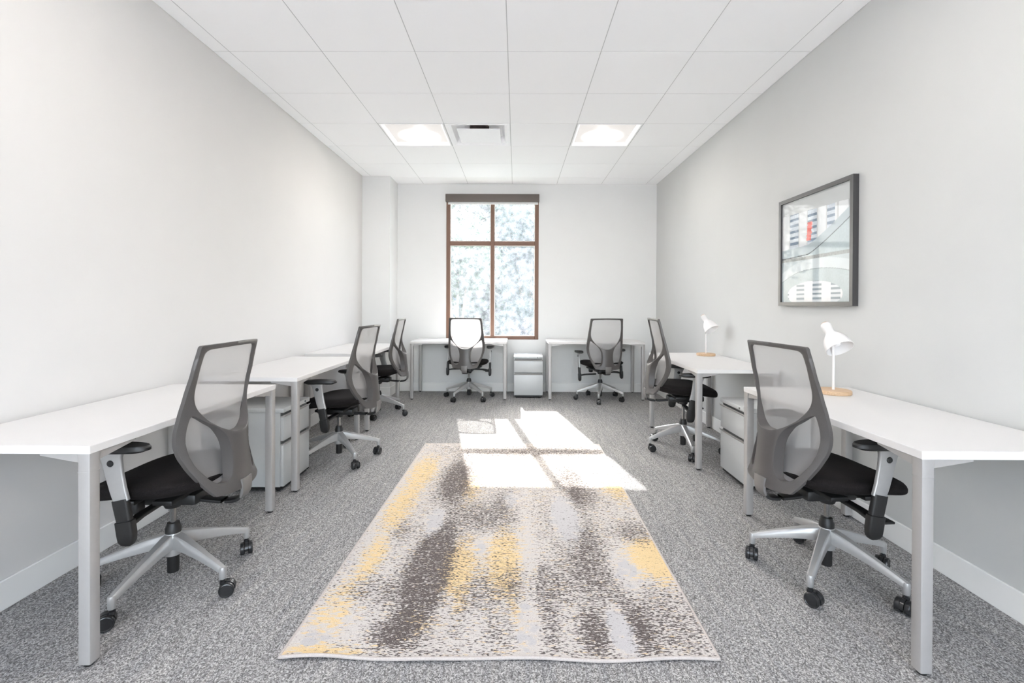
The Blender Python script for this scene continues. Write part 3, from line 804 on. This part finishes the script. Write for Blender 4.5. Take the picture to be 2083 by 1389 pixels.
CH = [
 ('mesh back office chair tucked in at the near left desk', -1.478, 2.010, 181, -20, .000, (200, 120, 60, 300, 30)),
 ('mesh back office chair at the middle left desk', -1.372, 3.620, 176, 24, .002, (80, 20, 200, 310, 130)),
 ('mesh back office chair at the far left desk by the column', -1.495, 5.085, 182, -14, .010, (190, 70, 20, 140, 250)),
 ('mesh back office chair in front of the window', -.603, 5.975, 85, 22, .000, (200, 80, 330, 60, 120)),
 ('mesh back office chair at the back desk right of the window', 1.062, 5.935, 98, 41, .000, (220, 100, 350, 80, 20)),
 ('mesh back office chair at the far right desk', 1.385, 3.890, -4, 48, .055, (260, 10, 180, 60, 100)),
 ('mesh back office chair tucked in at the near right desk', 1.388, 2.095, 5, 10, .000, (40, 130, 60, 120, 30)),
]
for i, (lab, x, y, hd, bd, lf, cs) in enumerate(CH):
    place_chair(chair0, lab, x, y, hd, bd, lf, cs, (-.055, -.055) if i == 5 else (-.02, -.02) if i == 1 else ((-.03, -.05) if i == 4 else (0, 0)), first=False)
for ch in list(chair0.children):
    for gch in list(ch.children): bpy.data.objects.remove(gch)
    bpy.data.objects.remove(ch)
bpy.data.objects.remove(chair0)

# ------------------------------------------------------------ desk lamps
def make_lamp(label, loc, rz, tilt, bend):
    t = thing('desk_lamp', label, 'desk lamp', loc, rz, 'white desk lamps with round wooden bases')
    bm = bmesh.new(); add_lathe(bm, [(.080, 0), (.083, .003), (.083, .017), (.080, .021), (0, .021)], 56); obj('lamp_base', bm, M['wood'], t)['label'] = 'round pale wood base'
    bm = bmesh.new(); sx = .010
    path = [(sx * 0, 0, .018), (0, 0, .10), (0, 0, .17), (bend * .3, 0, .205), (bend, 0, .250), (bend * 1.3, .004, .285)]
    add_sweep(bm, catmull(path, 5, closed=False), [circ(.0065, 12)] * (5 * 5 + 1), up=Vector((0, 1, 0)))
    obj('stem', bm, M['lampwhite'], t)
    # shade lathe along local -Z, then tilted
    d = Vector(tilt).normalized(); rot = d.to_track_quat('Z', 'Y').to_matrix().to_4x4()
    org = Vector((bend * 1.3, 0, .300)) - d * .035 
    mt = Matrix.Translation(org) @ rot
    bm = bmesh.new()
    SC = .90; pr = [(0, -.052), (.019, -.052), (.0215, -.049), (.0255, -.040), (.0255, -.030), (.022, .002), (.024, .012), (.036, .026), (.049, .044), (.058, .066), (.064, .094), (.0665, .110), (.0650, .110), (.0615, .090), (.056, .066), (.046, .045), (.034, .030), (.018, .018), (0, .016)]
    add_lathe(bm, pr, 48, mt, cap=False); sh = obj('lamp_shade', bm, M['lampwhite'], t, ang=60)
    bm = bmesh.new(); add_lathe(bm, [(0, .016), (.014, .016), (.014, .036), (.010, .040), (.020, .062), (.021, .072), (.013, .088), (0, .092)], 24, mt); obj('bulb', bm, M['diffwhite'], sh)
    bm = bmesh.new(); add_lathe(bm, [(0, -.0575), (.014, -.0575), (.017, -.055), (.017, -.051)], 24, mt); obj('shade_cap', bm, M['wood'], sh)['label'] = 'small wooden cap'
    return t
make_lamp('white lamp with round wooden base on the near right desk, below the picture', (1.690, 2.505, DH), 0, (.08, -.62, -.75), -.004)
make_lamp('white lamp with round wooden base on the far right desk, nearer the corner', (1.762, 4.365, DH), 0, (.30, -.50, -.75), .012)

# ------------------------------------------------------------ framed picture on the right wall
pt = thing('framed_picture', 'black-framed picture of pale curved balconies on the right wall', 'picture', (XR, 3.012, 1.195))
PW, PH, PT = .745, .742, .034
bm = bmesh.new(); fw = .026
hw2 = PW / 2
def frame_piece(poly): add_prism(bm, poly, 'x', -PT, -.001)
frame_piece([(-hw2, 0), (hw2, 0), (hw2 - fw, fw), (-hw2 + fw, fw)]); frame_piece([(-hw2 + fw, PH - fw), (hw2 - fw, PH - fw), (hw2, PH), (-hw2, PH)])
frame_piece([(-hw2, 0), (-hw2 + fw, fw), (-hw2 + fw, PH - fw), (-hw2, PH)]); frame_piece([(hw2 - fw, fw), (hw2, 0), (hw2, PH), (hw2 - fw, PH - fw)])
bmesh.ops.remove_doubles(bm, verts=bm.verts, dist=1e-5)
obj('frame', bm, M['pframe'], pt, smooth=False)
AW, AH = PW - 2 * fw, PH - 2 * fw; NX, NY = 250, 250
def art_col(u, v):
    """u 0 left..1 right, v 0 top..1 bottom"""
    import mathutils
    n1 = mathutils.noise.noise(Vector((u * 9, v * 9, 1))); n2 = mathutils.noise.noise(Vector((u * 60, v * 60, 4)))
    c0 = Vector((.52, .60, .62)) * (1 + .10 * n1 + .07 * n2)
    # parapet curve sweeping down then up to the right
    cv = .56 - .03 * u - .30 * max(0, u - .42) ** 1.2 * 1.6
    top = cv - .085
    if v < .13 + .02 * u: c0 = Vector((.62, .64, .64)) * (1 + .05 * n1)
    elif v < top:
        k = (u * 7.2) % 1.0; band = int(u * 7.2)
        if band in (1, 3, 5) and u < .8:
            st = (v * 17) % 1.0
            c0 = Vector((.22, .28, .36)) if st < .42 else Vector((.66, .72, .78))
            c0 = c0 * (1 + .15 * n2)
        else: c0 = Vector((.82, .84, .85)) * (1 - .25 * (abs(k - .5) > .42))
        if .40 < u < .49 and .25 < v < .42 and abs(u - .445 + .10 * (v - .33)) < .035 + .012 * n2: c0 = Vector((.80, .16, .13))
    elif v < cv: c0 = Vector((.50, .57, .60)) * (1 + .10 * n1)
    elif v < cv + .010: c0 = Vector((.12, .13, .14))
    elif .565 < v < .62: c0 = Vector((.36, .38, .37)) * (1 + .2 * n2)
    arch = .70 - .10 * (1 - ((u - .55) / .62) ** 2) + .12 * max(0, .25 - u)
    if v > .60:
        if v < arch: c0 = Vector((.58, .65, .67)) * (1 + .12 * n1)
        elif v < arch + .09: c0 = Vector((.70, .76, .78)) * (1 + .05 * n1)
        elif v < arch + .097: c0 = Vector((.35, .40, .42))
        e = ((u - .50) / .40) ** 2 + ((v - .93) / .125) ** 2
        if e < 1:
            st = (v * 24) % 1.0; band = int(u * 8) % 2
            c0 = Vector((.86, .87, .88)) if band else (Vector((.30, .36, .40)) if st < .45 else Vector((.75, .79, .82)))
    c0 = c0 * .80
    return (max(0, min(1, c0.x)), max(0, min(1, c0.y)), max(0, min(1, c0.z)), 1)
bm = bmesh.new()
vg = [[bm.verts.new((-.022, (.5 - i / NX) * AW, fw + AH * (1 - j / NY))) for i in range(NX + 1)] for j in range(NY + 1)]
for j in range(NY):
    for i in range(NX): bm.faces.new((vg[j][i], vg[j][i + 1], vg[j + 1][i + 1], vg[j + 1][i]))
# looking at the wall (towards +X) the left side is the far (+Y) side
ar = obj('art_print', bm, M['art'], pt, smooth=False); ar['label'] = 'pale grey print with curved balconies and a red spot'
ca = ar.data.color_attributes.new('art', 'FLOAT_COLOR', 'POINT')
for k, v in enumerate(ar.data.vertices):
    ca.data[k].color = art_col(.5 - v.co.y / AW, 1 - (v.co.z - fw) / AH)
bm = bmesh.new(); add_box(bm, -.020, -.001, -hw2 + fw, hw2 - fw, fw, PH - fw); obj('backing_board', bm, M['cab_side'], pt)

# ------------------------------------------------------------ rug
# rug corners on the floor, near left first
RC = [Vector((-.792, 1.562)), Vector((.687, 1.570)), Vector((.705, 3.985)), Vector((-.770, 3.990))]
rg_t = thing('area_rug', 'cream rug with dark brown flecks and yellow patches on the carpet', 'rug', (-.045, 2.78, 0))
RO = Vector((-.045, 2.78))
# pile colour patches; the far wide dark band paints the window transom's shadow: (x, y, rx, ry, amount) in room metres
BD = [(-0.395, 3.171, 0.099, 0.346, 0.62), (-0.386, 2.134, 0.081, 0.346, 0.85), (-0.366, 2.068, 0.044, 0.226, 0.6), (-0.44, 1.685, 0.078, 0.076, 0.45), (0.359, 2.174, 0.114, 0.267, 0.38), (0.288, 1.692, 0.053, 0.117, 0.42), (0.448, 1.711, 0.045, 0.114, 0.32), (0.365, 3.167, 0.084, 0.265, 0.4), (0.074, 1.976, 0.134, 0.143, 0.34), (0.562, 1.762, 0.16, 0.195, 0.22), (-0.164, 2.627, 0.171, 0.169, 0.3), (0.612, 2.436, 0.088, 0.109, 0.35), (0.137, 3.792, 0.55, 0.161, 0.35), (-0.062, 2.86, 0.055, 0.125, 0.3), (0.29, 2.624, 0.107, 0.278, 0.25), (0.43, 2.876, 0.09, 0.135, 0.25), (-0.164, 1.909, 0.07, 0.119, 0.22), (-0.583, 1.932, 0.112, 0.092, 0.22), (-0.05, 1.674, 0.064, 0.091, 0.12), (0.121, 1.702, 0.041, 0.119, 0.2), (-0.594, 2.432, 0.047, 0.097, 0.3)]
BDN = [(-0.829, 3.098, 0.187, 0.622, 0.25), (-0.685, 2.242, 0.054, 0.185, 0.2), (0.054, 2.139, 0.038, 0.567, 0.3), (0.574, 2.185, 0.158, 0.165, 0.25), (-0.703, 1.706, 0.107, 0.131, 0.35), (-0.141, 2.344, 0.023, 0.09, 0.2)]
BY = [(-0.656, 3.306, 0.084, 0.31, 0.62), (-0.676, 2.704, 0.072, 0.252, 0.62), (-0.668, 2.195, 0.047, 0.138, 0.62), (-0.258, 2.116, 0.071, 0.2, 0.75), (-0.056, 2.176, 0.073, 0.259, 0.7), (0.662, 2.194, 0.106, 0.157, 1.1), (-0.287, 3.054, 0.059, 0.228, 0.5), (0.657, 3.064, 0.089, 0.19, 0.62), (-0.7, 1.825, 0.066, 0.196, 0.42), (-0.658, 1.586, 0.13, 0.031, 0.55), (-0.371, 1.726, 0.05, 0.061, 0.35), (0.002, 1.798, 0.022, 0.106, 0.3), (-0.219, 1.86, 0.036, 0.071, 0.3)]
BG = [(-0.436, 2.552, 0.041, 0.146, 1.0), (0.277, 2.624, 0.069, 0.278, 1.1), (-0.031, 2.85, 0.038, 0.1, 0.8), (0.385, 1.7, 0.039, 0.123, 1.0), (0.487, 2.098, 0.056, 0.143, 0.6), (-0.708, 1.64, 0.043, 0.044, 0.9), (0.043, 1.709, 0.037, 0.137, 0.6), (-0.177, 2.298, 0.028, 0.086, 0.6)]

def _g(L, x, y, p=1.0):
    s = 0
    for cx, cy, rx, ry, a_ in L:
        e = ((x - cx) / (rx * 1.12)) ** 2 + ((y - cy) / (ry * 1.12)) ** 2
        if e < 6: s += a_ * math.exp(-.9 * e ** p)
    return s
def dens(x, y):
    gy = _g(BG, x, y, 2.0)
    d = .30 + _g(BD, x, y, 1.4) - _g(BDN, x, y, 1.2) - .45 * min(1, gy)
    yv = .08 + 1.3 * _g(BY, x, y, 1.5)
    return (min(.80, max(0, d)), max(0, yv), max(0, gy))

def rugpt(s, t): return (RC[0] * (1 - s) + RC[1] * s) * (1 - t) + (RC[3] * (1 - s) + RC[2] * s) * t
NXr, NYr = 120, 200
bm = bmesh.new()
def wave(s, t):
    e = max(0, .06 - t) / .06
    return .004 * e * (1 + sin(s * 23)) * (.4 + .6 / (1 + math.exp((s - .35) * 14))) 
tv = [[None] * (NXr + 1) for _ in range(NYr + 1)]
for j in range(NYr + 1):
    for i in range(NXr + 1):
        p = rugpt(i / NXr, j / NYr) - RO
        p = Vector((p.x, p.y + .006 * sin(i / NXr * 15) * (1 if j == 0 else 0)))
        tv[j][i] = bm.verts.new((p.x, p.y, .010 + wave(i / NXr, j / NYr)))
for j in range(NYr):
    for i in range(NXr): bm.faces.new((tv[j][i], tv[j][i + 1], tv[j + 1][i + 1], tv[j + 1][i]))
loop = [tv[0][i] for i in range(NXr + 1)] + [tv[j][NXr] for j in range(1, NYr + 1)] + [tv[NYr][i] for i in range(NXr - 1, -1, -1)] + [tv[j][0] for j in range(NYr - 1, 0, -1)]
edge_co = [v.co.copy() for v in loop]
lo = [bm.verts.new((v.co.x, v.co.y, .001 if v.co.z < .0105 else v.co.z - .008)) for v in loop]
n = len(loop)
for i in range(n): bm.faces.new((loop[i], lo[i], lo[(i + 1) % n], loop[(i + 1) % n]))
rugo = obj('rug_pile', bm, M['rug'], rg_t, ang=60)
da = rugo.data.color_attributes.new('rug_tint', 'FLOAT_COLOR', 'POINT')
def density(x, y): return dens(x, y)
for k, v in enumerate(rugo.data.vertices):
    da.data[k].color = (*density(v.co.x + RO.x, v.co.y + RO.y), 1)
# stitched binding round the edge
bm = bmesh.new(); rings = []
for i, p in enumerate(edge_co):
    a_ = edge_co[i - 1]; b_ = edge_co[(i + 1) % n]; tg = (b_ - a_).normalized(); s = Vector((tg.y, -tg.x, 0))
    rings.append([bm.verts.new(Vector((p.x, p.y, p.z - .003)) + s * (.0055 * cos(q)) + Vector((0, 0, .0062 * sin(q)))) for q in [2 * pi * k / 8 for k in range(8)]])
for i in range(n):
    A, Bq = rings[i], rings[(i + 1) % n]
    for k in range(8): bm.faces.new((A[k], A[(k + 1) % 8], Bq[(k + 1) % 8], Bq[k]))
obj('rug_binding', bm, M['binding'], rg_t, ang=80)['label'] = 'plain cream stitched edge'

# ------------------------------------------------------------ outside the window
GZ = -.35
bm = bmesh.new(); add_box(bm, -30, 30, YB + .3, 60, GZ - .2, GZ); struct('ground', bm, M['lawn'], 'lawn outside the window')
bm = bmesh.new(); add_box(bm, -30, 30, -40, YF - .3, GZ - .2, GZ + .02); struct('added_forecourt', bm, M['concrete'], 'unseen pale forecourt added behind the viewer to bounce sunlight')  # unseen pale ground added to bounce sunlight onto the ceiling
bm = bmesh.new(); add_box(bm, -12, 12, 9.0, 10.6, GZ - .05, GZ + .02); struct('path', bm, M['asphalt'], 'pale path outside the window')
def leaf_cloud(bm, c, r, n, sz, rnd):
    for _ in range(n):
        while True:
            p = Vector((rnd.uniform(-1, 1), rnd.uniform(-1, 1), rnd.uniform(-1, 1)))
            if .25 < p.length < 1: break
        p = Vector((c[0] + p.x * r[0], c[1] + p.y * r[1], c[2] + p.z * r[2]))
        a_ = Vector((rnd.uniform(-1, 1), rnd.uniform(-1, 1), rnd.uniform(-1, 1))).normalized()
        b_ = a_.cross(Vector((rnd.uniform(-1, 1), rnd.uniform(-1, 1), rnd.uniform(-1, 1)))).normalized()
        s = sz * rnd.uniform(.6, 1.3)
        v = [bm.verts.new(p + q) for q in (-a_ * s, b_ * s * .45, a_ * s, -b_ * s * .45)]
        bm.faces.new(v)
def make_tree(name, label, cat, x, y, h, rad, mat, n, stems, seed, zc=.62, leaf=.05):
    n = int(n * 1.6)
    rnd = random.Random(seed); t = thing(name, label, cat, (x, y, GZ))
    bm = bmesh.new()
    for k in range(7):
        an = rnd.uniform(0, 2 * pi); rr = rad * .5 * rnd.random() ** .5
        leaf_cloud(bm, (rr * cos(an), rr * sin(an), h * (zc + (1 - zc) * .55 * rnd.uniform(-1, 1))), (rad * .62, rad * .62, h * (1 - zc) * .62), n // 7, leaf, rnd)
    obj('foliage', bm, mat, t, smooth=False)
    if stems:
        bm = bmesh.new()
        for k in range(stems):
            an = rnd.uniform(0, 2 * pi); d = rnd.uniform(.1, .45) * rad
            p = [(0.05 * cos(an), .05 * sin(an), 0), (d * .5 * cos(an), d * .5 * sin(an), h * .35), (d * cos(an), d * sin(an), h * .8)]
            pp = catmull(p, 5, closed=False); add_sweep(bm, pp, [circ(.05 * (1 - .7 * i / len(pp)), 7) for i in range(len(pp))], up=Vector((1, .1, 0)))
        obj('trunk', bm, M['bark'], t)
    return t
make_tree('garden_tree', 'pale green tree outside, behind the left window panes', 'tree', -1.6, 12.4, 4.3, 1.35, M['leaf_a'], 5200, 6, 3, zc=.66)
make_tree('garden_tree', 'green tree outside, behind the right window panes', 'tree', .4, 15.4, 5.2, 1.5, M['leaf_b'], 5600, 4, 5, zc=.60)
make_tree('garden_bush', 'low round bush outside, low in the right window pane', 'bush', .18, 12.0, 1.55, .85, M['leaf_b'], 3200, 3, 8, zc=.48, leaf=.045)
make_tree('garden_tree', 'tall dense tree farther off, seen between the nearer two trees', 'tree', -.9, 21.5, 9.6, 3.1, M['leaf_a'], 21000, 3, 11, zc=.50, leaf=.13)
for q, (tx, ty, th, lab) in enumerate(((-5.6, 18, 6.6, 'tree outside to the far left of the window view'), (4.3, 19, 7.0, 'tree outside to the far right of the window view'))):
    make_tree('garden_tree', lab, 'tree', tx, ty, th, 2.4, M['leaf_b'], 3600, 3, 20 + q, zc=.58, leaf=.09)
bb = thing('neighbouring_building', 'pale low building outside beyond the trees', 'building', (-3, 27, GZ))
bm = bmesh.new(); add_box(bm, -7, 5, 0, 5, 0, 3.6); obj('wall', bm, M['bldwall'], bb, smooth=False)
for k in range(5):
    bm = bmesh.new(); add_box(bm, -6.2 + k * 2.3, -4.8 + k * 2.3, -.05, .02, .9, 2.4); obj('window', bm, M['slate'], bb, smooth=False)
bm = bmesh.new(); add_box(bm, -7.2, 5.2, -.2, 5.2, 3.6, 3.8); obj('roof', bm, M['concrete'], bb, smooth=False)
